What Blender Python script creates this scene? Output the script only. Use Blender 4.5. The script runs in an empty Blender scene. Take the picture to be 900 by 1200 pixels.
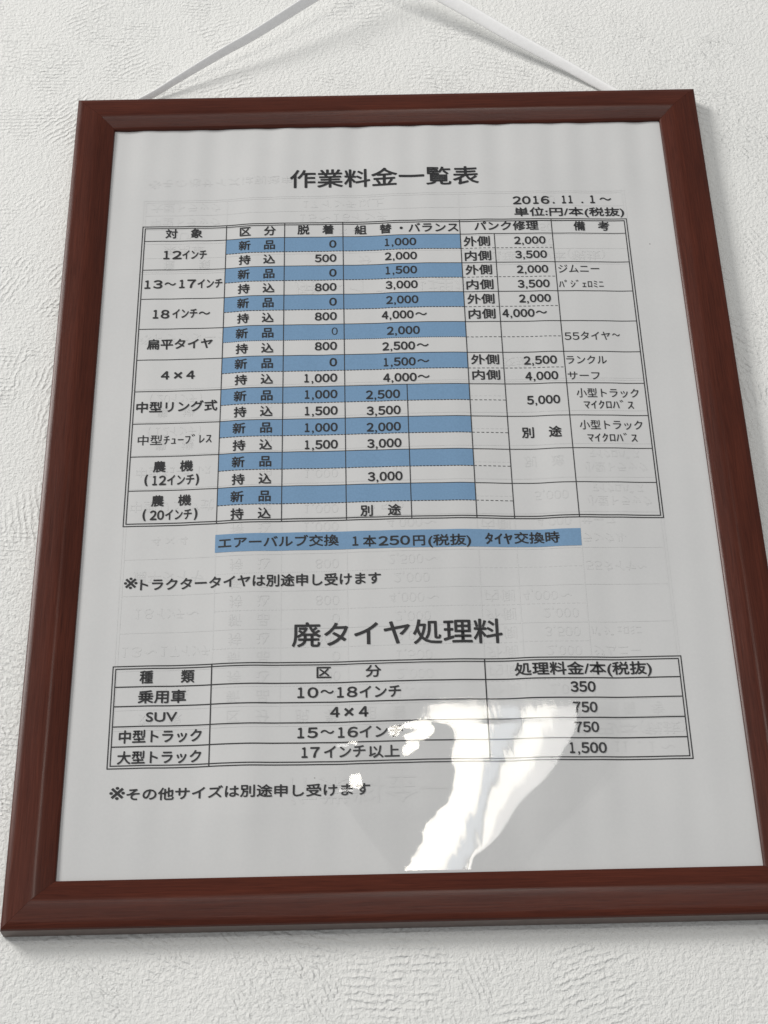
import bpy, bmesh, math, random
import numpy as np
from mathutils import Vector, Matrix

S = bpy.context.scene
COL = S.collection
MM = 0.001                                   # the sheet, frame and wall are laid out in millimetres


def W(x, y, z):
    """frame millimetres (x right, y up the wall, z out of the wall) -> world metres"""
    return Vector((x * MM, -z * MM, y * MM))


def D3(x, y, z):
    return Vector((x, -z, y))


# ------------------------------------------------------------------ camera
cam_d = bpy.data.cameras.new("camera")
cam = bpy.data.objects.new("camera", cam_d)
COL.objects.link(cam)
CR = [[0.999757, 0.020597, -0.007852], [-0.021702, 0.857386, -0.514216], [-0.003859, 0.514261, 0.857625]]
CC = [-9.14, -304.656, 474.196]
ax = [D3(*[CR[r][c] for r in range(3)]) for c in range(3)]
m = Matrix.Identity(4)
for c in range(3):
    for r in range(3):
        m[r][c] = ax[c][r]
m.translation = W(*CC)
cam.matrix_world = m
cam_d.sensor_fit = 'VERTICAL'
cam_d.sensor_height = 36.0
cam_d.lens = 2017.52 / 1200.0 * 36.0
cam_d.clip_start = 0.01
cam_d.clip_end = 50.0
S.camera = cam

# ------------------------------------------------------------------ light
w = bpy.data.worlds.new("World")
S.world = w
w.use_nodes = True
bg = w.node_tree.nodes["Background"]
bg.inputs[0].default_value = (0.97, 0.985, 1.0, 1)
bg.inputs[1].default_value = 0.37            # soft bounce light of the room


def area_lamp(name, pos, target, sx, sy, radiance, color, xaxis=None):
    d = bpy.data.lights.new(name, 'AREA')
    d.shape = 'RECTANGLE'
    d.size, d.size_y = sx, sy
    d.energy = radiance * math.pi * sx * sy
    d.color = color
    o = bpy.data.objects.new(name, d)
    COL.objects.link(o)
    z = (pos - target).normalized()
    x = xaxis if xaxis is not None else Vector((0, 0, 1)).cross(z)
    x = (x - z * x.dot(z)).normalized()
    y = z.cross(x)
    mm = Matrix.Identity(4)
    for r in range(3):
        mm[r][0], mm[r][1], mm[r][2], mm[r][3] = x[r], y[r], z[r], pos[r]
    o.matrix_world = mm
    return o


# large soft window, high and to the left of the frame
area_lamp("window_light", W(-2450, 1780, 1900), W(0, 0, 0), 1.15, 1.15, 22.5, (1.0, 0.975, 0.94))
# small far window: its mirror image is the white patch in the loose film
LTL, LTR, LBL, LBR = [W(*q) for q in [[74.3, 949.8, 2275.9], [338.5, 920.9, 2265.2], [61.2, 628.1, 2404.1], [324.9, 601.9, 2392.4]]]
lx = (LTR - LTL + LBR - LBL) / 2
ly = (LTL - LBL + LTR - LBR) / 2
lc = (LTL + LTR + LBL + LBR) / 4
tg = W(30, -119, 6)
for a, b, rad, colr in ((0.0, 0.385, 21.0, (1.0, 0.95, 0.85)), (0.395, 0.54, 8.0, (0.86, 0.93, 1.0)), (0.575, 0.80, 19.0, (1.0, 0.96, 0.87)), (0.805, 1.0, 10.0, (1.0, 0.97, 0.93))):
    area_lamp("far_window_light", lc + lx * ((a + b) / 2 - 0.5), tg + lx * ((a + b) / 2 - 0.5), lx.length * (b - a), ly.length, rad, colr, lx)

# unseen low strip lamp, added for the glints along the ridges of the moulding
area_lamp("ridge_glint_light", W(60, 390, 2450), W(0, -60, 0), 2.3, 0.15, 8.0, (1.0, 0.98, 0.95))

S.view_settings.view_transform = 'Standard'
S.view_settings.look = 'None'
S.view_settings.exposure = 0.0
S.view_settings.gamma = 1.0


# ------------------------------------------------------------------ helpers
def new_mat(name):
    mt = bpy.data.materials.new(name)
    mt.use_nodes = True
    nt = mt.node_tree
    return mt, nt, nt.nodes["Principled BSDF"]


class NT:
    """small shorthand for building node trees"""
    def __init__(self, nt):
        self.nt = nt

    def n(self, typ, **kw):
        nd = self.nt.nodes.new(typ)
        for k, v in kw.items():
            setattr(nd, k, v)
        return nd

    def put(self, sock, v):
        if isinstance(v, bpy.types.NodeSocket):
            self.nt.links.new(v, sock)
        else:
            sock.default_value = v

    def math(self, op, a, b=0.0, c=0.0):
        nd = self.n('ShaderNodeMath', operation=op)
        for i, v in enumerate((a, b, c)):
            self.put(nd.inputs[i], v)
        return nd.outputs[0]

    def vmath(self, op, a, b=(0, 0, 0), s=None):
        nd = self.n('ShaderNodeVectorMath', operation=op)
        self.put(nd.inputs[0], a)
        self.put(nd.inputs[1], b)
        if s is not None:
            self.put(nd.inputs['Scale'], s)
        return nd.outputs['Value'] if op in ('LENGTH', 'DISTANCE', 'DOT_PRODUCT') else nd.outputs[0]

    def noise(self, vec, scale, detail=2.0, rough=0.5, dist=0.0):
        nd = self.n('ShaderNodeTexNoise')
        self.put(nd.inputs['Vector'], vec)
        nd.inputs['Scale'].default_value = scale
        nd.inputs['Detail'].default_value = detail
        nd.inputs['Roughness'].default_value = rough
        nd.inputs['Distortion'].default_value = dist
        return nd

    def ramp(self, v, stops):
        nd = self.n('ShaderNodeValToRGB')
        self.put(nd.inputs[0], v)
        el = nd.color_ramp.elements
        while len(el) < len(stops):
            el.new(0.5)
        for e, (p, c) in zip(el, stops):
            e.position = p
            e.color = c if len(c) == 4 else (*c, 1)
        return nd.outputs[0]

    def smooth(self, v, a, b):
        nd = self.n('ShaderNodeMapRange', interpolation_type='SMOOTHSTEP')
        self.put(nd.inputs[0], v)
        nd.inputs[1].default_value, nd.inputs[2].default_value = a, b
        return nd.outputs[0]


def mesh_obj(name, verts, faces, mat, parent=None, smooth=False):
    me = bpy.data.meshes.new(name)
    me.from_pydata([tuple(v) for v in verts], [], faces)
    me.update()
    if smooth:
        me.polygons.foreach_set("use_smooth", [True] * len(me.polygons))
    me.materials.append(mat)
    o = bpy.data.objects.new(name, me)
    COL.objects.link(o)
    o.parent = parent
    return o


def thing(name, label, cat, loc=(0, 0, 0)):
    o = bpy.data.objects.new(name, None)
    o.empty_display_size = 0.02
    COL.objects.link(o)
    o.location = loc
    o['label'] = label
    o['category'] = cat
    return o


# ------------------------------------------------------------------ materials
def wall_material():
    mt, nt, b = new_mat("white_embossed_wallpaper")
    t = NT(nt)
    tc = t.n('ShaderNodeTexCoord').outputs['Object']
    P = t.vmath('SCALE', tc, s=1000.0)                       # millimetres
    warp = t.noise(P, 0.045, 2.0)
    wv = t.vmath('SCALE', t.vmath('SUBTRACT', warp.outputs['Color'], (0.5, 0.5, 0.5)), s=26.0)
    PW = t.vmath('ADD', P, wv)
    fine = t.noise(P, 0.85, 4.0, 0.6).outputs[0]
    mid = t.noise(P, 0.38, 2.0, 0.5).outputs[0]
    total = None
    for cell, pitch, seed, amp in ((29.0, 2.1, 0.0, 1.0), (20.0, 1.7, 137.0, 0.85), (38.0, 2.4, 311.0, 0.9)):
        v = t.n('ShaderNodeTexVoronoi', voronoi_dimensions='3D')
        pp = t.vmath('ADD', PW, (seed, 0, seed * 1.7))
        t.put(v.inputs['Vector'], t.vmath('MULTIPLY', pp, (1, 0, 1)))
        v.inputs['Scale'].default_value = 1.0 / cell
        cpos = t.vmath('SCALE', v.outputs['Position'], s=cell)
        rnd = t.vmath('SCALE', t.vmath('SUBTRACT', v.outputs['Color'], (0.5, 0.5, 0.5)), s=64.0)
        dv = t.vmath('MULTIPLY', t.vmath('SUBTRACT', t.vmath('ADD', P, (seed, 0, seed * 1.7)), t.vmath('ADD', cpos, rnd)), (1, 0, 1))
        r = t.vmath('LENGTH', dv)
        ph = t.math('ADD', t.math('MULTIPLY', r, 2 * math.pi / pitch), t.math('MULTIPLY', mid, 8.0))
        s = t.math('SINE', ph)
        s = t.math('POWER', t.math('MULTIPLY', t.math('ADD', s, 1.0), 0.5), 1.8)
        edge = t.smooth(t.math('MULTIPLY', v.outputs['Distance'], 1.0), 0.62, 0.25)
        sel = t.n('ShaderNodeSeparateXYZ')
        t.put(sel.inputs[0], v.outputs['Color'])
        some = t.smooth(sel.outputs[1], 0.30, 0.50)
        patchy = t.smooth(t.noise(pp, 0.13, 2.0).outputs[0], 0.36, 0.54)
        k = t.math('MULTIPLY', t.math('MULTIPLY', edge, some), t.math('MULTIPLY', patchy, amp))
        h = t.math('MULTIPLY', s, k)
        total = h if total is None else t.math('ADD', total, h)
    ridge = t.math('ABSOLUTE', t.math('SUBTRACT', t.noise(P, 0.8, 3.0, 0.55, 0.4).outputs[0], 0.5))
    grain = t.math('ADD', t.math('MULTIPLY', fine, 2.2), t.math('ADD', t.math('MULTIPLY', mid, 1.0), t.math('MULTIPLY', ridge, -1.0)))
    hh = t.math('MULTIPLY', t.math('ADD', t.math('MULTIPLY', total, 0.78), grain), 0.00033)
    bump = t.n('ShaderNodeBump')
    bump.inputs['Strength'].default_value = 1.0
    bump.inputs['Distance'].default_value = 1.0
    t.put(bump.inputs['Height'], hh)
    t.put(b.inputs['Normal'], bump.outputs[0])
    tone = t.noise(P, 0.012, 2.0).outputs[0]
    t.put(b.inputs['Base Color'], t.ramp(tone, [(0.3, (0.80, 0.805, 0.785)), (0.7, (0.84, 0.84, 0.82))]))
    b.inputs['Roughness'].default_value = 0.62
    b.inputs['Specular IOR Level'].default_value = 0.25
    return mt


def wood_material():
    mt, nt, b = new_mat("mahogany_wood")
    t = NT(nt)
    tc = t.n('ShaderNodeTexCoord').outputs['Object']
    inf = t.n('ShaderNodeObjectInfo').outputs['Random']
    P = t.vmath('ADD', t.vmath('SCALE', tc, s=1000.0), t.vmath('SCALE', (1, 1, 1), s=t.math('MULTIPLY', inf, 400.0)))
    warp = t.noise(t.vmath('MULTIPLY', P, (0.02, 0.25, 0.25)), 1.0, 2.0).outputs[0]
    Pw = t.vmath('ADD', P, t.vmath('SCALE', (0, 1, 1), s=t.math('MULTIPLY', warp, 3.0)))
    streak = t.noise(t.vmath('MULTIPLY', Pw, (0.035, 2.2, 2.2)), 1.0, 4.0, 0.65).outputs[0]
    pores = t.noise(t.vmath('MULTIPLY', P, (0.12, 5.0, 5.0)), 1.0, 2.0, 0.6).outputs[0]
    cloud = t.noise(t.vmath('MULTIPLY', P, (0.02, 0.12, 0.12)), 1.0, 2.0).outputs[0]
    v = t.math('ADD', t.math('MULTIPLY', streak, 0.6), t.math('MULTIPLY', cloud, 0.4))
    c = t.ramp(v, [(0.30, (0.043, 0.0092, 0.0047)), (0.48, (0.064, 0.0140, 0.0070)), (0.62, (0.084, 0.0188, 0.0094))])
    dark = t.ramp(pores, [(0.34, (0.74, 0.70, 0.68)), (0.47, (1, 1, 1))])
    mx = t.n('ShaderNodeMix', data_type='RGBA', blend_type='MULTIPLY')
    mx.inputs[0].default_value = 1.0
    t.put(mx.inputs[6], c)
    t.put(mx.inputs[7], dark)
    t.put(b.inputs['Base Color'], mx.outputs[2])
    rg = t.math('ADD', 0.20, t.math('MULTIPLY', streak, 0.10))
    t.put(b.inputs['Roughness'], rg)
    b.inputs['Specular IOR Level'].default_value = 0.20
    bump = t.n('ShaderNodeBump')
    bump.inputs['Strength'].default_value = 1.0
    bump.inputs['Distance'].default_value = 1.0
    t.put(bump.inputs['Height'], t.math('MULTIPLY', t.math('ADD', streak, pores), 0.000012))
    t.put(b.inputs['Normal'], bump.outputs[0])
    return mt


def paper_material():
    mt, nt, b = new_mat("recycled_paper")
    t = NT(nt)
    P = t.vmath('SCALE', t.n('ShaderNodeTexCoord').outputs['Object'], s=1000.0)
    a = t.noise(P, 0.03, 3.0).outputs[0]
    f = t.noise(P, 1.2, 3.0, 0.6).outputs[0]
    v = t.math('ADD', t.math('MULTIPLY', a, 0.6), t.math('MULTIPLY', f, 0.4))
    c = t.ramp(v, [(0.3, (0.552, 0.555, 0.556)), (0.7, (0.595, 0.596, 0.593))])
    sp = t.n('ShaderNodeTexVoronoi')
    t.put(sp.inputs['Vector'], P)
    sp.inputs['Scale'].default_value = 1 / 13.0
    sx = t.n('ShaderNodeSeparateXYZ')
    t.put(sx.inputs[0], sp.outputs['Color'])
    rad = t.math('MULTIPLY', t.smooth(sx.outputs[0], 0.72, 1.0), 0.022)
    dot = t.math('LESS_THAN', sp.outputs['Distance'], rad)
    mx = t.n('ShaderNodeMix', data_type='RGBA')
    t.put(mx.inputs[0], t.math('MULTIPLY', dot, 0.55))
    t.put(mx.inputs[6], c)
    mx.inputs[7].default_value = (0.12, 0.10, 0.09, 1)
    t.put(b.inputs['Base Color'], mx.outputs[2])
    b.inputs['Roughness'].default_value = 0.6
    b.inputs['Specular IOR Level'].default_value = 0.15
    return mt


def plain(name, c, rough=0.6, spec=0.15, vary=0.0, scale=1.0):
    mt, nt, b = new_mat(name)
    b.inputs['Base Color'].default_value = (*c, 1)
    b.inputs['Roughness'].default_value = rough
    b.inputs['Specular IOR Level'].default_value = spec
    if vary:
        t = NT(nt)
        P = t.vmath('SCALE', t.n('ShaderNodeTexCoord').outputs['Object'], s=1000.0)
        nz = t.noise(P, scale, 3.0, 0.6).outputs[0]
        t.put(b.inputs['Base Color'], t.ramp(nz, [(0.3, tuple(q * (1 - vary) for q in c)), (0.7, tuple(min(1, q * (1 + vary)) for q in c))]))
    return mt


def film_material():
    mt = bpy.data.materials.new("clear_plastic_film")
    mt.use_nodes = True
    nt = mt.node_tree
    nt.nodes.clear()
    t = NT(nt)
    out = t.n('ShaderNodeOutputMaterial')
    mix = t.n('ShaderNodeMixShader')
    fr = t.n('ShaderNodeFresnel')
    geo = t.n('ShaderNodeNewGeometry')
    t.put(fr.inputs[0], t.math('ADD', 1.5, t.math('MULTIPLY', geo.outputs['Backfacing'], 1 / 1.5 - 1.5)))
    tr = t.n('ShaderNodeBsdfTransparent')
    gl = t.n('ShaderNodeBsdfGlossy')
    gl.inputs['Roughness'].default_value = 0.038
    t.put(mix.inputs[0], fr.outputs[0])
    t.put(mix.inputs[1], tr.outputs[0])
    t.put(mix.inputs[2], gl.outputs[0])
    t.put(out.inputs[0], mix.outputs[0])
    return mt


M_WALL = wall_material()
M_WOOD = wood_material()
M_SIDE = plain("frame_side_foil", (0.125, 0.092, 0.080), 0.42, 0.5, 0.12, 0.3)
M_PAPER = paper_material()
M_INK = plain("black_toner", (0.026, 0.026, 0.028), 0.5, 0.25, 0.25, 2.0)
M_BLUE = plain("blue_print", (0.165, 0.285, 0.437), 0.55, 0.2, 0.06, 1.6)
M_GHOST = plain("show_through_print", (0.571, 0.573, 0.572), 0.6, 0.15, 0.016, 0.09)
M_FILM = film_material()
M_BOARD = plain("grey_backing_board", (0.30, 0.27, 0.23), 0.8, 0.2, 0.1, 0.4)
M_CORD = plain("white_hanging_strap", (0.93, 0.93, 0.93), 0.35, 0.5, 0.03, 0.8)
M_HOOK = plain("steel_hook", (0.55, 0.55, 0.55), 0.3, 0.5, 0.05, 0.5)

# ------------------------------------------------------------------ the wall
WIN_W, WIN_H, RAIL, SIDE_Z = 200.0, 284.66, 14.25, 5.46
wall = mesh_obj("wall", [W(-1500, -1500, 0), W(1500, -1500, 0), W(1500, 1500, 0), W(-1500, 1500, 0)], [(0, 1, 2, 3)], M_WALL)
wall['kind'] = 'structure'
wall['label'] = "white wallpapered wall embossed with brush strokes like plaster"
wall['category'] = "wall"

# ------------------------------------------------------------------ the frame
frame = thing("picture_frame", "mahogany brown wooden picture frame with mitred corners on the white wall", "picture frame", W(0, -WIN_H / 2 - RAIL, 0))
PROFILE = [[0, 0.2], [0, 5.46], [0.1, 5.9], [0.3, 6.28], [0.75, 6.52], [2.2, 6.7], [4.0, 6.9], [5.6, 7.07], [6.8, 7.19], [7.5, 7.235], [8.1, 7.24], [8.6, 7.19], [9.1, 7.08], [9.6, 6.92], [10.5, 6.58], [12.0, 6.0], [13.3, 5.5], [13.9, 5.25], [14.15, 5.05], [14.248, 4.7], [14.248, 3.6], [10, 3.6], [10, 0.2]]


def rail(length, rot, cx, cy):
    """one mitred length of moulding: local x along it, local y towards the opening, local z out of the wall"""
    verts, faces = [], []
    half = length / 2
    n = len(PROFILE)
    seg = 24
    for (t_, z_) in PROFILE:
        e = half - t_ - 0.035
        for s_ in range(seg + 1):
            x_ = -e + 2 * e * s_ / seg
            verts.append((x_ * MM, t_ * MM, z_ * MM))
    st = seg + 1
    for i in range(n):
        j = (i + 1) % n
        for s_ in range(seg):
            faces.append((i * st + s_, i * st + s_ + 1, j * st + s_ + 1, j * st + s_))
    faces.append(tuple(i * st for i in reversed(range(n))))
    faces.append(tuple(i * st + seg for i in range(n)))
    o = mesh_obj("rail", verts, faces, M_WOOD, frame)
    bm = bmesh.new()
    bm.from_mesh(o.data)
    bmesh.ops.recalc_face_normals(bm, faces=bm.faces)
    for f in bm.faces:
        f.smooth = len(f.verts) == 4
    for e in bm.edges:
        if len(e.link_faces) == 2 and e.calc_face_angle(0) > math.radians(32):
            e.smooth = False
    bm.to_mesh(o.data)
    bm.free()
    o.data.materials.append(M_SIDE)
    for p in o.data.polygons:                                # the plain foil on the outer edge
        if all(abs(o.data.vertices[v].co.y) < 1e-5 for v in p.vertices):
            p.material_index = 1
    c, s = math.cos(rot), math.sin(rot)
    X, Y, Z = D3(c, s, 0), D3(-s, c, 0), D3(0, 0, 1)
    mm = Matrix.Identity(4)
    pos = W(cx, cy, 0)
    for r in range(3):
        mm[r][0], mm[r][1], mm[r][2], mm[r][3] = X[r], Y[r], Z[r], pos[r]
    o.matrix_parent_inverse = Matrix.Translation(-frame.location)
    o.matrix_basis = mm
    return o


OW, OH = WIN_W + 2 * RAIL, WIN_H + 2 * RAIL
rail(OW, 0.0, 0, -OH / 2)
rail(OW, math.pi, 0, OH / 2)
rail(OH, -math.pi / 2, -OW / 2, 0)
rail(OH, math.pi / 2, OW / 2, 0)


def box(name, x0, y0, z0, x1, y1, z1, mat, parent):
    v = [W(x, y, z) - parent.location for x in (x0, x1) for y in (y0, y1) for z in (z0, z1)]
    return mesh_obj(name, v, [(0, 1, 3, 2), (4, 6, 7, 5), (0, 4, 5, 1), (2, 3, 7, 6), (0, 2, 6, 4), (1, 5, 7, 3)], mat, parent)


box("backing_board", -104, -WIN_H / 2 - 4, 1.7, 104, WIN_H / 2 + 4, 3.4, M_BOARD, frame)

# ------------------------------------------------------------------ the sheet
ZP = 4.0                                     # height of the paper above the wall
WAVE_Y = [96.51, -26.6, -75.54]
WAVE = [np.array(q) for q in [[0.25, 0.25, 0.25, 0.25, 0.248, 0.243, 0.229, 0.205, 0.175, 0.142, 0.112, 0.088, 0.074, 0.072, 0.09, 0.158, 0.312, 0.552, 0.812, 1.009, 1.106, 1.131, 1.123, 1.105, 1.082, 1.056, 1.03, 1.004, 0.98, 0.963, 0.958, 0.967, 1.003, 1.085, 1.22, 1.372, 1.496, 1.574, 1.61, 1.608, 1.57, 1.51, 1.448, 1.404, 1.388, 1.394, 1.406, 1.409, 1.394, 1.364, 1.326, 1.285, 1.242, 1.192, 1.128, 1.047, 0.953, 0.853, 0.752, 0.65, 0.548, 0.449, 0.361, 0.298, 0.264, 0.253, 0.25, 0.25, 0.25, 0.25, 0.25], [0.25, 0.25, 0.25, 0.251, 0.254, 0.266, 0.293, 0.339, 0.397, 0.457, 0.513, 0.57, 0.645, 0.759, 0.922, 1.13, 1.374, 1.632, 1.854, 1.986, 2.012, 1.973, 1.925, 1.899, 1.902, 1.924, 1.954, 1.986, 2.022, 2.068, 2.127, 2.2, 2.278, 2.353, 2.415, 2.454, 2.472, 2.477, 2.475, 2.463, 2.436, 2.389, 2.313, 2.191, 2.004, 1.764, 1.504, 1.266, 1.097, 1.045, 1.139, 1.337, 1.541, 1.67, 1.691, 1.607, 1.454, 1.273, 1.087, 0.907, 0.735, 0.573, 0.431, 0.328, 0.274, 0.255, 0.25, 0.25, 0.25, 0.25, 0.25], [0.25, 0.25, 0.25, 0.251, 0.254, 0.266, 0.291, 0.332, 0.382, 0.43, 0.459, 0.451, 0.411, 0.399, 0.485, 0.685, 0.945, 1.189, 1.35, 1.39, 1.325, 1.204, 1.067, 0.938, 0.828, 0.739, 0.673, 0.641, 0.659, 0.725, 0.819, 0.918, 1.004, 1.068, 1.112, 1.144, 1.173, 1.2, 1.225, 1.238, 1.216, 1.125, 0.964, 0.787, 0.682, 0.705, 0.839, 1.015, 1.162, 1.218, 1.167, 1.039, 0.881, 0.716, 0.551, 0.394, 0.258, 0.168, 0.134, 0.142, 0.166, 0.193, 0.218, 0.236, 0.246, 0.249, 0.25, 0.25, 0.25, 0.25, 0.25]]]


def cat(x, f):
    t_ = (x + 105.0) / 3.0
    i = int(min(max(math.floor(t_), 0), len(f) - 2))
    u = min(max(t_ - i, 0.0), 1.0)
    n = len(f)
    a, b, c, d = f[max(i - 1, 0)], f[i], f[i + 1], f[min(i + 2, n - 1)]
    return b + .5 * u * (c - a + u * (2 * a - 5 * b + 4 * c - d + u * (3 * (b - c) + d - a)))


def ripple(x, y):
    """fine vertical cockling, strongest under the top edge"""
    k = 0.04 + 0.055 * min(max((y - 92) / 30.0, 0.0), 1.0) + 0.03 * min(max((-112 - y) / 25.0, 0.0), 1.0)
    s = math.sin(x * 0.37 + 0.7 + y * 0.012) + 0.8 * math.sin(x * 0.61 + 2.1 - y * 0.02) + 0.6 * math.sin(x * 0.23 + 4.0 + 0.03 * y)
    return k * s


def wave(x, y):
    held = 1 - 0.7 * min(max((-124 - y) / 18.0, 0.0), 1.0)          # pressed flat again where the rail holds it
    return (broad_wave(x, y) + ripple(x, y)) * held


def broad_wave(x, y):
    """how far the damp-buckled paper stands off its board (mm)"""
    if y >= WAVE_Y[0]:
        return cat(x, WAVE[0]) * (1 - 0.75 * min(max((y - 122) / 20.0, 0.0), 1.0))
    if y <= WAVE_Y[2]:
        return cat(x, WAVE[2])
    k = 0 if y > WAVE_Y[1] else 1
    s = (y - WAVE_Y[k + 1]) / (WAVE_Y[k] - WAVE_Y[k + 1])
    s = s * s * (3 - 2 * s)
    return cat(x, WAVE[k + 1]) * (1 - s) + cat(x, WAVE[k]) * s


sheet = thing("price_sheet", "white printed price sheet with blue striped table and Japanese text inside the brown frame", "price list", W(0, 0, ZP))
SO = sheet.location


def on_sheet(x, y, lift, origin=None):
    return W(x, y, ZP + wave(x, y) + lift) - SO


nx, ny = 211, 194
vs, fs = [], []
for j in range(ny):
    for i in range(nx):
        vs.append(on_sheet(-104 + 208 * i / (nx - 1), -145.5 + 291 * j / (ny - 1), 0))
for j in range(ny - 1):
    for i in range(nx - 1):
        a = j * nx + i
        fs.append((a, a + 1, a + nx + 1, a + nx))
mesh_obj("paper", vs, fs, M_PAPER, sheet, True)


class Ink:
    """flat printing: collects strips and glyphs as sheet coordinates, then lays them on the buckled paper"""
    def __init__(self):
        self.v, self.f = [], []

    def quad(self, a, b, c, d, step=1.5, z=0.0):
        """a,b,c,d corner points; split into small faces"""
        a, b, c, d = [np.array(q, float) for q in (a, b, c, d)]
        n = max(1, int(np.linalg.norm(b - a) / step))
        m_ = max(1, int(np.linalg.norm(d - a) / step))
        o = len(self.v)
        for j in range(m_ + 1):
            for i in range(n + 1):
                s, t_ = i / n, j / m_
                q = (a * (1 - s) + b * s) * (1 - t_) + (d * (1 - s) + c * s) * t_
                self.v.append(np.array((q[0], q[1], z)))
        for j in range(m_):
            for i in range(n):
                k = o + j * (n + 1) + i
                self.f.append((k + n + 1, k + n + 2, k + 1, k))

    def line(self, p, q, wd, dash=None):
        p, q = np.array(p, float), np.array(q, float)
        L = np.linalg.norm(q - p)
        d = (q - p) / L
        nn = np.array((-d[1], d[0])) * wd / 2
        runs = [(0.0, L)]
        if dash:
            on, off = dash
            runs, s = [], 0.0
            while s < L:
                runs.append((s, min(s + on, L)))
                s += on + off
        for s0, s1 in runs:
            a, b = p + d * s0, p + d * s1
            self.quad(a + nn, b + nn, b - nn, a - nn, 1.5, 0.008 if abs(d[1]) > 0.5 else 0.0)

    def text(self, s, cx, cy, wd, ht, cls, weight):
        if cls == 'd' and any(ch.isdigit() for ch in s):
            return self.digits(s, cx, cy, wd, ht, weight)
        self.glyphs(s, cx, cy, wd, ht, cls, weight)

    def digits(self, s, cx, cy, wd, ht, weight):
        """figures set on an even pitch, the way a fixed-width gothic face spaces them"""
        pitch = [1.0 if ch.isdigit() else 0.5 for ch in s]
        ink = [0.52 if ch == '1' else 0.84 if ch.isdigit() else 0.22 for ch in s]
        cen = [sum(pitch[:i]) + pitch[i] / 2 for i in range(len(s))]
        lo, hi = cen[0] - ink[0] / 2, cen[-1] + ink[-1] / 2
        k = wd / (hi - lo)
        for ch, c, w_ in zip(s, cen, ink):
            x = cx + (c - (lo + hi) / 2) * k
            if ch.isdigit():
                self.glyphs(chr(ord(ch) + 0xFEE0), x, cy, w_ * k, ht, 'b', weight)
            elif ch == ',':
                self.glyphs(',', x, cy - ht * 0.53, min(w_ * k, ht * 0.24), ht * 0.34, 'b', weight)
            else:
                self.glyphs('.', x, cy - ht * 0.44, ht * 0.16, ht * 0.16, 'b', weight)

    def glyphs(self, s, cx, cy, wd, ht, cls, weight):
        cu = bpy.data.curves.new("lettering", 'FONT')
        cu.body = s
        cu.size = 1.0
        cu.resolution_u = 3
        ob = bpy.data.objects.new("lettering", cu)
        COL.objects.link(ob)
        dg = bpy.context.evaluated_depsgraph_get()
        dg.update()
        me = bpy.data.meshes.new_from_object(ob.evaluated_get(dg))
        bpy.data.objects.remove(ob)
        bpy.data.curves.remove(cu)
        bm = bmesh.new()
        bm.from_mesh(me)
        bpy.data.meshes.remove(me)
        xs = [v.co.x for v in bm.verts]
        ys = [v.co.y for v in bm.verts]
        kana = all(0x3040 <= ord(ch) <= 0x30ff or 0xff61 <= ord(ch) <= 0xff9f for ch in s)
        if cls == 'd':
            lo, hi = -0.01, 0.745
        elif kana or cls == 'b':
            lo, hi = min(ys), max(ys)
        else:
            lo, hi = -0.085, 0.85
        ky = ht / (hi - lo)
        kx = wd / (max(xs) - min(xs))
        mx, my = (max(xs) + min(xs)) / 2, (hi + lo) / 2
        for v in bm.verts:
            v.co = Vector(((v.co.x - mx) * kx + cx, (v.co.y - my) * ky + cy, 0))
        bmesh.ops.triangulate(bm, faces=bm.faces[:])
        for _ in range(3):
            es = [e for e in bm.edges if e.calc_length() > 2.2]
            if not es:
                break
            bmesh.ops.subdivide_edges(bm, edges=es, cuts=1)
        bmesh.ops.triangulate(bm, faces=bm.faces[:])
        bm.verts.index_update()
        bm.normal_update()
        bold = (0.017 if ht > 8 else 0.042 if cls == 'b' else 0.024) * ht if weight else 0.008 * ht          # a bold face is the light one struck again a hair to each side
        for k, (sx_, sy_) in enumerate(((0, 0), (1, .35), (-1, -.35), (.35, -.8), (-.35, .8)) if weight else ((1, 0), (-1, 0))):
            o = len(self.v)
            for v in bm.verts:
                self.v.append(np.array((v.co.x + sx_ * bold, v.co.y + sy_ * bold, k * 0.010)))
            for f in bm.faces:
                q = [o + v.index for v in f.verts]
                self.f.append(tuple(q if f.normal.z > 0 else reversed(q)))
        bm.free()

    def build(self, name, mat, parent, lift, flip=False):
        sgn = -1 if flip else 1
        vs = [on_sheet(v[0], v[1] * sgn, lift + v[2]) for v in self.v]
        fs = [tuple(reversed(f)) for f in self.f] if flip else self.f
        return mesh_obj(name, vs, fs, mat, parent, True)


LIFT_GHOST, LIFT_BLUE, LIFT_LINE, LIFT_TEXT = 0.03, 0.07, 0.10, 0.13
ghost = Ink()
grnd = random.Random(4)


class Table:
    def __init__(self, quad, rows, cols):
        self.q = [np.array(p) for p in quad]
        self.rows = [0.0] + rows + [1.0]
        self.cols = [0.0] + [sum(c) / 2 for c in cols] + [1.0]

    def at(self, fx, fy):
        tl, tr, br, bl = self.q
        return (tl * (1 - fx) + tr * fx) * (1 - fy) + (bl * (1 - fx) + br * fx) * fy

    def cell(self, c, r):
        return self.at(self.cols[c], self.rows[r])


def border(ink, tb, gap=0.85, wd=0.33):
    tl, tr, br, bl = tb.q
    for g in (0.0, gap):
        a, b, c, d = tl + (g, -g), tr + (-g, -g), br + (-g, g), bl + (g, g)
        ex = wd / 2
        ink.line(a - (ex, 0), b + (ex, 0), wd)
        ink.line(d - (ex, 0), c + (ex, 0), wd)
        ink.line(a - (0, ex), d + (0, ex), wd)
        ink.line(b - (0, ex), c + (0, ex), wd)


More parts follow.
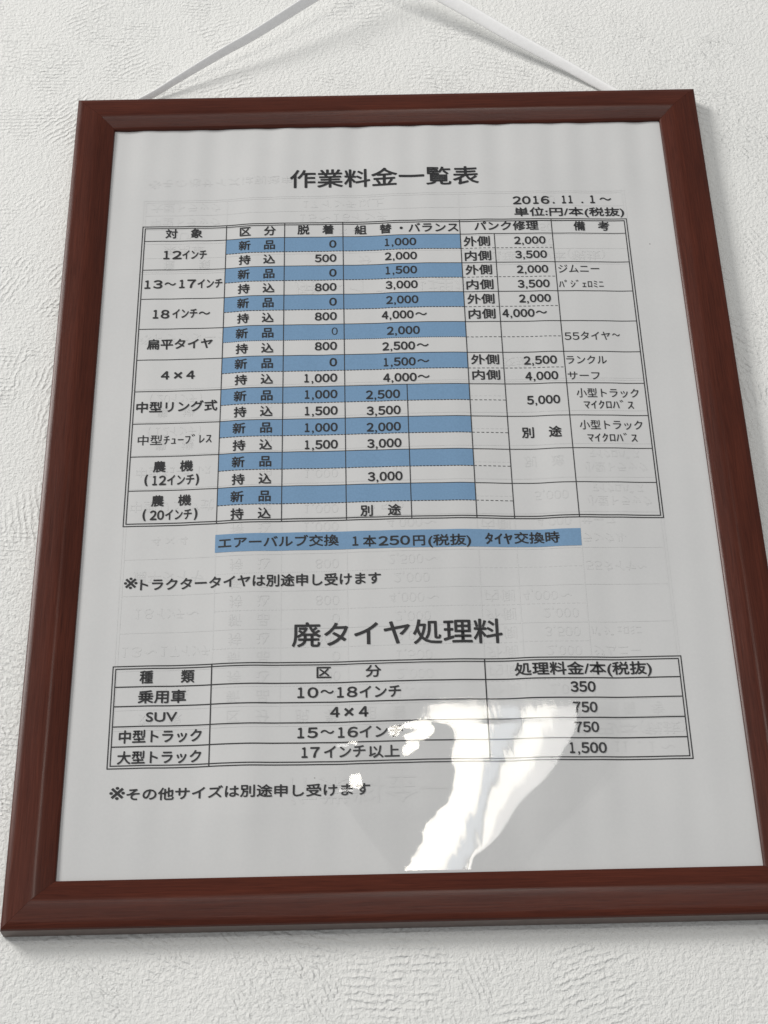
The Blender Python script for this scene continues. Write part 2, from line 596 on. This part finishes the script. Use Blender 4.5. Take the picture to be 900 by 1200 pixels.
TEXTS = [
    ["title", "作業料金一覧表", -1.71, 116.86, 67.57, 8.49, "k", 1],
    ["date", "2016", 50.27, 104.68, 12.83, 3.42, "d", 1],
    ["date", ".", 58.34, 104.84, 0.61, 3.42, "d", 1],
    ["date", "11", 63.18, 104.9, 3.58, 3.42, "d", 1],
    ["date", ".", 68.55, 105.03, 0.61, 3.43, "d", 1],
    ["date", "1", 72.24, 105.09, 1.5, 3.43, "d", 1],
    ["date", "～", 76.91, 105.17, 4.11, 3.43, "d", 1],
    ["date", "単位:円/本(税抜)", 63.49, 99.31, 38.92, 3.94, "k", 1],
    ["t1", "対　象", -72.86, 93.3, 12.86, 4.16, "k", 1],
    ["t1", "区　分", -46.81, 93.07, 12.55, 4.17, "k", 1],
    ["t1", "脱　着", -26.43, 93.18, 12.66, 4.17, "k", 1],
    ["t1", "組　替", -6.18, 92.78, 12.87, 4.16, "k", 1],
    ["t1", "・バランス", 13.52, 92.83, 20.55, 3.89, "k", 1],
    ["t1", "パンク修理", 40.79, 93.07, 22.48, 4.17, "k", 1],
    ["t1", "備　考", 70.86, 92.71, 12.52, 4.18, "k", 1],
    ["t1", "12", -76.49, 83.71, 6.14, 3.53, "d", 1],
    ["t1", "インチ", -68.82, 83.67, 8.35, 3.84, "k", 1],
    ["t1", "13", -82.54, 70.72, 5.98, 3.45, "d", 1],
    ["t1", "～", -76.78, 70.83, 3.83, 3.45, "d", 1],
    ["t1", "17", -70.79, 70.75, 5.55, 3.46, "d", 1],
    ["t1", "インチ", -63.05, 70.74, 8.46, 3.77, "k", 1],
    ["t1", "18", -79.32, 57.77, 5.42, 3.48, "d", 1],
    ["t1", "インチ", -71.23, 57.87, 8.38, 3.79, "k", 1],
    ["t1", "～", -64.55, 57.82, 3.8, 3.39, "d", 1],
    ["t1", "扁平タイヤ", -72.45, 44.98, 22.03, 4.31, "k", 1],
    ["t1", "4", -76.83, 32.04, 2.65, 3.16, "d", 1],
    ["t1", "×", -72.5, 31.92, 2.68, 2.56, "b", 1],
    ["t1", "4", -68.32, 31.99, 2.66, 3.17, "d", 1],
    ["t1", "中型リング式", -72.39, 19.23, 26.68, 4.32, "k", 1],
    ["t1", "中型", -80.65, 6.17, 7.95, 4.01, "k", 0],
    ["t1", "ﾁｭｰﾌﾞﾚｽ", -68.32, 6.21, 15.71, 3.69, "k", 0],
    ["t1", "農　機", -72.67, -4.19, 12.84, 4.2, "k", 1],
    ["t1", "(", -81.13, -9.34, 0.8, 4.22, "b", 1],
    ["t1", "12", -76.89, -9.46, 4.21, 3.41, "d", 1],
    ["t1", "インチ", -69.99, -9.48, 8.57, 3.74, "k", 1],
    ["t1", ")", -64.61, -9.67, 0.8, 4.23, "b", 1],
    ["t1", "農　機", -72.73, -17.17, 12.68, 4.1, "k", 1],
    ["t1", "(", -81.09, -22.41, 0.79, 4.18, "b", 1],
    ["t1", "20", -77.05, -22.49, 4.3, 3.36, "d", 1],
    ["t1", "インチ", -70.2, -22.48, 8.33, 3.71, "k", 1],
    ["t1", ")", -64.7, -22.64, 0.82, 4.18, "b", 1],
    ["t1", "新　品", -47.04, 86.73, 12.6, 4.21, "k", 1],
    ["t1", "持　込", -46.93, 80.28, 12.53, 4.17, "k", 1],
    ["t1", "新　品", -47.08, 73.86, 12.61, 4.22, "k", 1],
    ["t1", "持　込", -46.97, 67.5, 12.54, 4.18, "k", 1],
    ["t1", "新　品", -47.12, 61.13, 12.41, 4.23, "k", 1],
    ["t1", "持　込", -47.01, 54.64, 12.34, 4.18, "k", 1],
    ["t1", "新　品", -47.17, 48.16, 12.7, 4.23, "k", 1],
    ["t1", "持　込", -47.06, 41.74, 12.62, 4.18, "k", 1],
    ["t1", "新　品", -47.19, 35.36, 12.75, 4.22, "k", 1],
    ["t1", "持　込", -47.07, 28.84, 12.67, 4.17, "k", 1],
    ["t1", "新　品", -47.16, 22.19, 12.74, 4.21, "k", 1],
    ["t1", "持　込", -47.05, 15.79, 12.66, 4.15, "k", 1],
    ["t1", "新　品", -47.22, 9.32, 12.78, 4.19, "k", 1],
    ["t1", "持　込", -47.1, 2.61, 12.7, 4.13, "k", 1],
    ["t1", "新　品", -47.23, -3.84, 12.68, 4.16, "k", 1],
    ["t1", "持　込", -47.11, -10.47, 12.6, 4.1, "k", 1],
    ["t1", "新　品", -47.29, -17.0, 12.74, 4.13, "k", 1],
    ["t1", "持　込", -47.17, -23.39, 12.66, 4.07, "k", 1],
    ["t1", "0", -20.41, 86.51, 2.27, 3.21, "d", 1],
    ["t1", "500", -22.96, 80.19, 7.29, 3.22, "d", 1],
    ["t1", "0", -20.46, 73.59, 2.31, 3.23, "d", 1],
    ["t1", "800", -22.99, 67.39, 7.26, 3.24, "d", 1],
    ["t1", "0", -20.5, 60.88, 2.37, 3.25, "d", 1],
    ["t1", "800", -22.99, 54.7, 7.27, 3.26, "d", 1],
    ["t1", "0", -20.01, 48.2, 2.02, 3.12, "d", 0],
    ["t1", "800", -23.01, 42.03, 7.25, 3.27, "d", 1],
    ["t1", "0", -20.57, 35.18, 2.32, 3.27, "d", 1],
    ["t1", "1,000", -24.77, 28.8, 10.74, 3.27, "d", 1],
    ["t1", "1,000", -24.67, 22.15, 10.56, 3.28, "d", 1],
    ["t1", "1,500", -24.65, 15.51, 10.58, 3.28, "d", 1],
    ["t1", "1,000", -24.67, 8.88, 10.52, 3.28, "d", 1],
    ["t1", "1,500", -24.66, 2.18, 10.51, 3.28, "d", 1],
    ["t1", "1,000", 3.31, 86.52, 10.82, 3.2, "d", 1],
    ["t1", "2,000", 3.27, 80.22, 11.0, 3.21, "d", 1],
    ["t1", "1,500", 3.27, 73.9, 10.7, 3.22, "d", 1],
    ["t1", "3,000", 3.2, 67.46, 10.85, 3.23, "d", 1],
    ["t1", "2,000", 3.22, 60.89, 10.87, 3.24, "d", 1],
    ["t1", "4,000", 1.48, 54.44, 10.67, 3.25, "d", 1],
    ["t1", "～", 9.47, 54.51, 3.9, 3.25, "d", 1],
    ["t1", "2,000", 3.25, 47.68, 10.95, 3.25, "d", 1],
    ["t1", "2,500", 1.49, 41.19, 10.83, 3.26, "d", 1],
    ["t1", "～", 9.56, 41.27, 3.94, 3.26, "d", 1],
    ["t1", "1,500", 1.66, 34.55, 10.48, 3.26, "d", 1],
    ["t1", "～", 9.54, 34.64, 3.91, 3.26, "d", 1],
    ["t1", "4,000", 1.56, 28.1, 10.96, 3.27, "d", 1],
    ["t1", "～", 9.47, 28.2, 3.89, 3.27, "d", 1],
    ["t1", "2,500", -4.21, 21.41, 11.06, 3.28, "d", 1],
    ["t1", "3,500", -4.14, 14.94, 10.97, 3.28, "d", 1],
    ["t1", "2,000", -4.25, 8.38, 10.96, 3.28, "d", 1],
    ["t1", "3,000", -4.19, 1.96, 10.89, 3.28, "d", 1],
    ["t1", "3,000", -4.2, -10.8, 10.92, 3.27, "d", 1],
    ["t1", "別　途", -5.92, -23.43, 12.77, 4.04, "k", 1],
    ["t1", "外側", 30.01, 86.23, 9.07, 4.39, "k", 1],
    ["t1", "内側", 30.13, 79.74, 9.02, 4.34, "k", 1],
    ["t1", "外側", 30.07, 73.52, 9.06, 4.3, "k", 1],
    ["t1", "内側", 30.17, 67.02, 9.16, 4.25, "k", 1],
    ["t1", "外側", 30.18, 60.74, 9.17, 4.21, "k", 1],
    ["t1", "内側", 30.25, 54.34, 9.04, 4.17, "k", 1],
    ["t1", "外側", 30.28, 35.15, 9.27, 4.03, "k", 1],
    ["t1", "内側", 30.34, 28.79, 9.14, 3.98, "k", 1],
    ["t1", "2,000", 48.66, 86.33, 10.8, 3.19, "d", 1],
    ["t1", "3,500", 48.67, 79.96, 10.89, 3.2, "d", 1],
    ["t1", "2,000", 48.76, 73.43, 10.67, 3.21, "d", 1],
    ["t1", "3,500", 48.73, 67.02, 10.81, 3.21, "d", 1],
    ["t1", "2,000", 48.74, 60.67, 10.72, 3.22, "d", 1],
    ["t1", "4,000", 42.68, 54.46, 10.81, 3.21, "d", 1],
    ["t1", "～", 50.53, 54.59, 3.7, 3.23, "d", 1],
    ["t1", "2,500", 48.79, 34.55, 10.91, 3.23, "d", 1],
    ["t1", "4,000", 48.82, 28.1, 10.75, 3.24, "d", 1],
    ["t1", "5,000", 48.76, 18.4, 10.73, 3.24, "d", 1],
    ["t1", "別　途", 47.28, 5.66, 12.88, 4.19, "k", 1],
    ["t1", "ジムニー", 64.86, 73.51, 14.19, 3.48, "k", 0],
    ["t1", "ﾊﾟｼﾞｪﾛﾐﾆ", 65.16, 66.89, 15.41, 3.3, "k", 0],
    ["t1", "55", 60.14, 44.28, 4.96, 3.1, "d", 0],
    ["t1", "タイヤ", 68.18, 44.51, 9.96, 3.46, "k", 0],
    ["t1", "～", 75.21, 44.89, 2.62, 3.1, "d", 0],
    ["t1", "ランクル", 64.3, 34.45, 13.55, 3.4, "k", 0],
    ["t1", "サーフ", 62.84, 27.89, 10.66, 3.22, "k", 0],
    ["t1", "小型トラック", 70.23, 20.92, 20.72, 3.8, "k", 0],
    ["t1", "ﾏｲｸﾛﾊﾞｽ", 70.2, 16.32, 16.52, 3.53, "k", 0],
    ["t1", "小型トラック", 70.23, 8.17, 20.69, 3.78, "k", 0],
    ["t1", "ﾏｲｸﾛﾊﾞｽ", 70.23, 3.28, 16.28, 3.48, "k", 0],
    ["bar1", "エアーバルブ交換", -38.22, -33.83, 37.73, 3.99, "k", 1],
    ["bar2", "1", -14.08, -34.46, 1.66, 3.11, "d", 1],
    ["bar2", "本", -9.6, -34.51, 4.04, 3.97, "k", 1],
    ["bar2", "250", -1.89, -34.67, 9.67, 3.17, "d", 1],
    ["bar2", "円", 5.88, -34.73, 3.62, 3.85, "k", 1],
    ["bar2", "(税抜)", 15.49, -34.75, 13.3, 3.97, "k", 1],
    ["bar3", "ﾀｲﾔ", 31.0, -34.36, 8.56, 4.0, "k", 1],
    ["bar3", "交換時", 43.01, -34.05, 14.11, 4.09, "k", 1],
    ["note1", "※", -84.07, -46.95, 4.14, 3.99, "b", 0],
    ["note1", "トラクタータイヤは別途申し受けます", -43.7, -47.58, 74.6, 4.17, "k", 1],
    ["title2", "廃タイヤ処理料", -1.77, -66.33, 64.0, 8.22, "k", 1],
    ["t2", "種　　類", -71.38, -79.23, 16.34, 4.31, "k", 1],
    ["t2", "乗用車", -72.61, -85.77, 14.24, 4.26, "k", 1],
    ["t2", "SUV", -72.47, -92.3, 9.12, 3.23, "d", 1],
    ["t2", "中型トラック", -72.56, -98.58, 24.32, 4.15, "k", 1],
    ["t2", "大型トラック", -72.58, -105.21, 24.51, 4.09, "k", 1],
    ["t2", "区　　分", -16.64, -79.03, 19.31, 3.97, "k", 1],
    ["t2", "10", -28.99, -85.68, 6.04, 3.28, "d", 1],
    ["t2", "～", -23.23, -85.53, 3.88, 3.28, "d", 1],
    ["t2", "18", -17.23, -85.75, 5.88, 3.28, "d", 1],
    ["t2", "インチ", -7.34, -85.89, 12.28, 3.78, "k", 1],
    ["t2", "4", -20.94, -92.16, 2.66, 3.18, "d", 1],
    ["t2", "×", -16.78, -92.25, 2.66, 2.54, "b", 1],
    ["t2", "4", -12.44, -92.28, 2.66, 3.18, "d", 1],
    ["t2", "15", -29.05, -98.7, 5.81, 3.19, "d", 1],
    ["t2", "～", -23.23, -98.53, 3.96, 3.19, "d", 1],
    ["t2", "16", -17.16, -98.78, 5.72, 3.19, "d", 1],
    ["t2", "インチ", -7.35, -98.81, 12.62, 3.68, "k", 1],
    ["t2", "17", -28.16, -104.95, 5.15, 3.15, "d", 1],
    ["t2", "インチ", -18.14, -104.87, 12.03, 3.64, "k", 1],
    ["t2", "以上", -6.56, -105.15, 8.89, 3.9, "k", 1],
    ["t2", "処理料金/本(税抜)", 53.95, -79.48, 41.25, 4.27, "k", 1],
    ["t2", "350", 53.43, -85.61, 7.32, 3.32, "d", 1],
    ["t2", "750", 53.55, -92.31, 7.07, 3.27, "d", 1],
    ["t2", "750", 53.49, -98.73, 7.05, 3.23, "d", 1],
    ["t2", "1,500", 53.34, -105.34, 10.76, 3.24, "d", 1],
    ["note2", "※", -84.28, -116.22, 4.44, 3.95, "b", 0],
    ["note2", "その他サイズは別途申し受けます", -46.2, -116.7, 70.54, 3.78, "k", 1],
]


def lettering(group, parent, name="lettering"):
    ink = Ink()
    for g, s, cx, cy, wd, ht, cls, wt in TEXTS:
        if g == group:
            ink.text(s, cx, cy, wd, ht, cls, wt)
    ghost_add(ink)
    if name is None:
        return ink
    return ink.build(name, M_INK, parent, LIFT_TEXT)


def ghost_add(ink):
    for f in ink.f:
        if ink.v[f[0]][2] < 0.009:
            o, lift = len(ghost.v), grnd.uniform(0.0, 0.016)      # strokes that cross must not lie in one plane
            ghost.v += [np.array((ink.v[i][0], ink.v[i][1], lift)) for i in f]
            ghost.f.append(tuple(range(o, o + len(f))))


def text_part(group, name):
    return lettering(group, sheet, name)


text_part('title', "title")
text_part('date', "date_note")

# the work price table
T1 = Table([[-87.48, 96.58], [83.56, 95.97], [83.81, -27.15], [-87.61, -26.4]], [0.0534, 0.158, 0.2619, 0.3667, 0.4719, 0.5773, 0.6826, 0.7873, 0.8931], [[0.1736, 0.1722], [0.2936, 0.2927], [0.4138, 0.4124], [0.53365, 0.53365], [0.6541, 0.6538], [0.7239, 0.7237], [0.8434, 0.8434]])
grid = Ink()
border(grid, T1)
thin, mid_w = 0.27, 0.3
R_ = T1.rows                                  # 0 header top, 1 header bottom, 2.. one per tyre size
for r in range(1, 10):
    grid.line(T1.at(0.005, R_[r]), T1.at(0.995, R_[r]), thin)
for c, (a, b) in {1: (0, 10), 2: (0, 10), 3: (0, 10), 4: (5 + 1, 10), 5: (0, 10), 6: (1, 10), 7: (0, 10)}.items():
    grid.line(T1.at(T1.cols[c], R_[a] + (0.002 if a == 0 else 0)), T1.at(T1.cols[c], R_[b]), mid_w)
blue = Ink()
for k in range(9):
    top, bot = R_[k + 1], R_[k + 2]
    half = top + (bot - top) * 0.5
    blue.quad(T1.at(T1.cols[1] + .0008, top + .0006), T1.at(T1.cols[5] - .0008, top + .0006), T1.at(T1.cols[5] - .0008, half), T1.at(T1.cols[1] + .0008, half))
    fine_dots = (k == 3)
    grid.line(T1.at(T1.cols[1], half), T1.at(T1.cols[5], half), 0.24 if not fine_dots else 0.2, (0.75, 0.35) if not fine_dots else (0.35, 0.4))
    if k < 5:
        grid.line(T1.at(T1.cols[5], half), T1.at(T1.cols[7], half), 0.19, (0.95, 0.6))
    else:
        grid.line(T1.at(T1.cols[5], half), T1.at(T1.cols[6], half), 0.19, (0.95, 0.6))
ghost_add(grid)
table = grid.build("work_price_table", M_INK, sheet, LIFT_LINE)
blue.build("blue_row_shading", M_BLUE, table, LIFT_BLUE)
lettering('t1', table)

# blue notice strip
strip = Ink()
strip.quad(*[[-58.17, -30.65], [56.99, -31.15], [56.9, -37.35], [-58.17, -37.12]])
so = strip.build("blue_notice_strip", M_BLUE, sheet, LIFT_BLUE)
for g_ in ('bar1', 'bar2', 'bar3'):
    lettering(g_, so)

text_part('note1', "footnote")
text_part('title2', "title")

# the tyre disposal table
T2 = Table([[-87.82, -75.53], [83.88, -75.83], [83.85, -109.17], [-87.71, -108.57]], [0.207, 0.4, 0.5977, 0.7925], [[0.1729, 0.1745], [0.6549, 0.6522]])
grid2 = Ink()
border(grid2, T2)
for r in range(1, 5):
    grid2.line(T2.at(0.005, T2.rows[r]), T2.at(0.995, T2.rows[r]), 0.36)
for c in (1, 2):
    grid2.line(T2.at(T2.cols[c], 0.0), T2.at(T2.cols[c], 1.0), 0.36)
ghost_add(grid2)
table2 = grid2.build("disposal_price_table", M_INK, sheet, LIFT_LINE)
lettering('t2', table2)
text_part('note2', "footnote")

# the same form printed on the back of the sheet, showing faintly through the paper
ghost.build("show_through_print", M_GHOST, sheet, LIFT_GHOST, True)

# ------------------------------------------------------------------ loose clear film over the lower part of the sheet
FILM = [[-89.74, 5.16, 24.2, 33.51, 50.68], [-94.36, 3.91, 24.63, 32.97, 50.32], [-96.01, 7.06, 24.55, 32.28, 50.19], [-97.66, 12.46, 24.63, 31.76, 49.97], [-100.74, 13.92, 24.3, 30.99, 49.14], [-108.81, 13.74, 23.2, 28.02, 45.19], [-115.42, 13.46, 21.87, 25.33, 40.17], [-121.07, 12.56, 20.51, 23.22, 34.03], [-122.62, 10.2, 19.86, 22.64, 32.46], [-124.93, 8.07, 19.09, 21.95, 30.52], [-127.91, 4.95, 17.72, 21.22, 28.71], [-132.13, 4.15, 15.9, 20.52, 26.03], [-135.06, 2.84, 14.15, 21.26, 22.63], [-137.94, 0.73, 11.6, 18.04, 18.13], [-142.48, -1.57, 9.41, 16.62, 16.7], [-148.63, -3.57, 7.57, 14.74, 14.82]]
BLOBS = [[-0.94, 6.64, -102.41, -95.41], [-0.87, 3.64, -107.17, -102.41], [-5.44, -2.42, -100.77, -97.32], [-17.32, -14.59, -103.62, -101.4], [-16.93, -13.3, -117.49, -111.34]]
PATCH = np.array([[2.94, -87.01], [11.59, -87.49], [31.85, -89.36], [63.48, -91.22], [63.78, -101.66], [58.2, -113.62], [46.28, -126.42], [36.87, -135.16], [30.97, -144.06], [-6.26, -144.19], [-6.87, -139.19], [-13.25, -130.18], [-19.74, -119.7], [-21.11, -105.09], [-19.06, -98.64], [-8.89, -93.39], [-3.23, -89.65]])
XA, XB = [4.35, 48.92]
KS = 839.8
ZF = 5.9
rng = np.random.default_rng(5)
RIP = rng.normal(0, 1, 260)


def film_heights(X, Y):
    """buckles of the film (mm): slope along x chosen so that each crease turns its own part of the film towards the far window"""
    fy = np.array([q[0] for q in FILM])[::-1]
    cols = [np.array([q[k] for q in FILM])[::-1] for k in range(1, 5)]
    nz = np.interp(Y, np.linspace(-150, -80, 90), rng.normal(0, 1, 90))
    nz2 = np.interp(Y, np.linspace(-150, -80, 30), rng.normal(0, 1, 30))
    slope = np.zeros((len(Y), len(X)))
    for j, y in enumerate(Y):
        L, A, G, R = [np.interp(y, fy, c) for c in cols]
        rag = 1.0 if y < -112 else 0.35
        L += rag * (0.75 * nz[j] + 0.5 * nz2[j])
        R += 0.18 * nz2[j]
        wb = XB - XA
        g1, g2 = XA + wb * 0.39, XA + wb * 0.5625
        ripple = 1.3 * np.interp(X + 0.24 * (y + 90), np.linspace(-60, 90, 260), RIP) + 0.9 * np.interp(X + 0.24 * (y + 90) + 0.25 * nz2[j], np.linspace(-60, 90, 90), RIP[:90])
        A, G, R = max(A, L + 0.3), max(G, L + 0.5), max(R, L + 0.7)
        out = XA - 5.0
        pts = [(min(L - 0.7, out) - 6.0, min(L - 0.7, out) - 6.0), (L - 0.7, min(L - 0.7, out)), (L + 0.1, XA + 0.3)]
        for (x0, x1, y0, y1) in BLOBS:
            if y0 < y < y1:
                s = math.sqrt(max(0.0, 1 - ((y - (y0 + y1) / 2) / ((y1 - y0) / 2)) ** 2))
                cx, hw = (x0 + x1) / 2 + 0.55 * nz2[j], (x1 - x0) / 2 * (0.15 + 0.85 * s) * (1 + 0.22 * nz2[j])
                if cx + hw < L - 1.2 and hw > 0.2:
                    b = [(cx - hw - 0.7, min(cx - hw - 0.7, out)), (cx - hw, XA + 4), (cx + hw, XA + 9), (cx + hw + 0.5, out)]
                    pts = [(b[0][0] - 3, min(b[0][0] - 3, out))] + b + [p for p in pts if p[0] > cx + hw + 0.5]
        # right of the crease
        pts += [(A, g1), (G, g2), (max(R - 0.1, G + 0.1), XB - 0.3), (R + 0.9, max(R + 0.9, XB + 5.0)), (max(R + 0.9, XB + 5.0) + 5, max(R + 0.9, XB + 5.0) + 5)]
        pts.sort()
        px = np.array([p[0] for p in pts])
        tx = np.array([p[1] for p in pts])
        tgt = np.interp(X, px, tx)
        tgt = np.where(X < px[0], np.minimum(X, out), tgt)
        tgt = np.where(X > px[-1], X, tgt)
        inner = np.clip((X - L - 1.0) / 2, 0, 1) * np.clip((R - 0.6 - X) / 2, 0, 1)
        tgt = tgt + ripple * inner
        slope[j] = -(tgt - X) / KS
    dx = X[1] - X[0]
    h = np.cumsum(slope, axis=1) * dx
    k = np.exp(-.5 * (np.arange(-5, 6) / 1.9) ** 2)
    k /= k.sum()
    hp = np.pad(h, ((5, 5), (0, 0)), mode='edge')
    h = sum(k[i] * hp[i:i + len(Y)] for i in range(11))
    # let every row float so that the film stays level along its length
    mid = (X > 10) & (X < 30)
    h -= h[:, mid].mean(axis=1, keepdims=True)
    return h


def inside(px, py, poly):
    r = False
    n = len(poly)
    for i in range(n):
        x1, y1 = poly[i]
        x2, y2 = poly[(i + 1) % n]
        if (y1 > py) != (y2 > py) and px < (x2 - x1) * (py - y1) / (y2 - y1) + x1:
            r = not r
    return r


fx = np.arange(-24.0, 66.0, 0.3)
fyy = np.arange(-WIN_H / 2 + 0.3, -86.0, 0.3)
FH = film_heights(fx, fyy)
keep = {}
vs, fs = [], []
ins = np.array([[inside(x, y, PATCH) for x in fx] for y in fyy])
for j in range(len(fyy) - 1):
    for i in range(len(fx) - 1):
        if ins[j, i] and ins[j, i + 1] and ins[j + 1, i] and ins[j + 1, i + 1]:
            q = []
            for (jj, ii) in ((j, i), (j, i + 1), (j + 1, i + 1), (j + 1, i)):
                if (jj, ii) not in keep:
                    keep[(jj, ii)] = len(vs)
                    vs.append(W(fx[ii], fyy[jj], ZF + 0.05 + min(max(FH[jj, ii], -0.8), 1.2)) - SO)
                q.append(keep[(jj, ii)])
            fs.append(tuple(q))
fo = mesh_obj("plastic_film", vs, fs, M_FILM, sheet, True)
fo['label'] = "loose clear plastic film reflecting a bright window"

# ------------------------------------------------------------------ the strap the frame hangs by
CORD_L, CORD_R = [[[-87.96, 162.79, 1.6, 0.75], [-79.26, 168.5, 3.0, 0.8], [-70.35, 174.37, 4.4, 0.9], [-59.78, 181.16, 6.0, 1.0], [-48.82, 187.77, 7.6, 1.1], [-28.96, 201.67, 10.6, 1.2], [-2.5, 219.7, 14, 1.2]], [[-2.5, 219.7, 14, 1.2], [24.88, 201.61, 9.8, 1.25], [36.65, 193.57, 8.0, 1.2], [48.3, 185.28, 6.3, 1.15], [67.07, 173.0, 3.6, 1.0], [82.0, 162.48, 1.6, 0.85]]]


def ribbon(pts, nrm, verts, faces, ca=1.75, cb=0.8):
    P = [np.array(q[:3]) for q in pts]
    fine = []
    for i in range(len(P) - 1):
        p0, p1, p2, p3 = P[max(i - 1, 0)], P[i], P[i + 1], P[min(i + 2, len(P) - 1)]
        for s in range(6):
            u = s / 6
            fine.append((p1 + .5 * u * (p2 - p0 + u * (2 * p0 - 5 * p1 + 4 * p2 - p3 + u * (3 * (p1 - p2) + p3 - p0))), pts[i][3] * (1 - u) + pts[i + 1][3] * u))
    fine.append((P[-1], pts[-1][3]))
    N = 14
    o = len(verts)
    for i, (p, wd) in enumerate(fine):
        a, b = fine[max(i - 1, 0)][0], fine[min(i + 1, len(fine) - 1)][0]
        tg_ = (b - a) / np.linalg.norm(b - a)
        n = np.array(nrm, float)
        n -= tg_ * n.dot(tg_)
        n /= np.linalg.norm(n)
        sd = np.cross(tg_, n)
        for k in range(N):
            th = 2 * math.pi * k / N
            q = p + sd * math.cos(th) * ca * wd + n * math.sin(th) * cb
            verts.append(W(*q))
    for i in range(len(fine) - 1):
        for k in range(N):
            a, b = o + i * N + k, o + i * N + (k + 1) % N
            faces.append((a, b, b + N, a + N))
    faces.append(tuple(o + k for k in range(N)))
    faces.append(tuple(o + (len(fine) - 1) * N + k for k in reversed(range(N))))


vs, fs = [], []


def tail(q, dx):
    """the strap runs on down behind the top rail"""
    return [q[0] + dx, q[1] - 9.0, 0.95, q[3]]


ribbon([tail(CORD_L[0], -14)] + CORD_L, (0.45, -0.75, 0.5), vs, fs, 1.75, 0.4)
ribbon(CORD_R + [tail(CORD_R[-1], 12)], (-0.7, -0.02, 0.72), vs, fs, 2.0, 0.4)
strap = mesh_obj("hanging_strap", vs, fs, M_CORD, None, True)
strap['label'] = "white hanging strap rising in a peak behind the top of the brown frame"
strap['category'] = "strap"
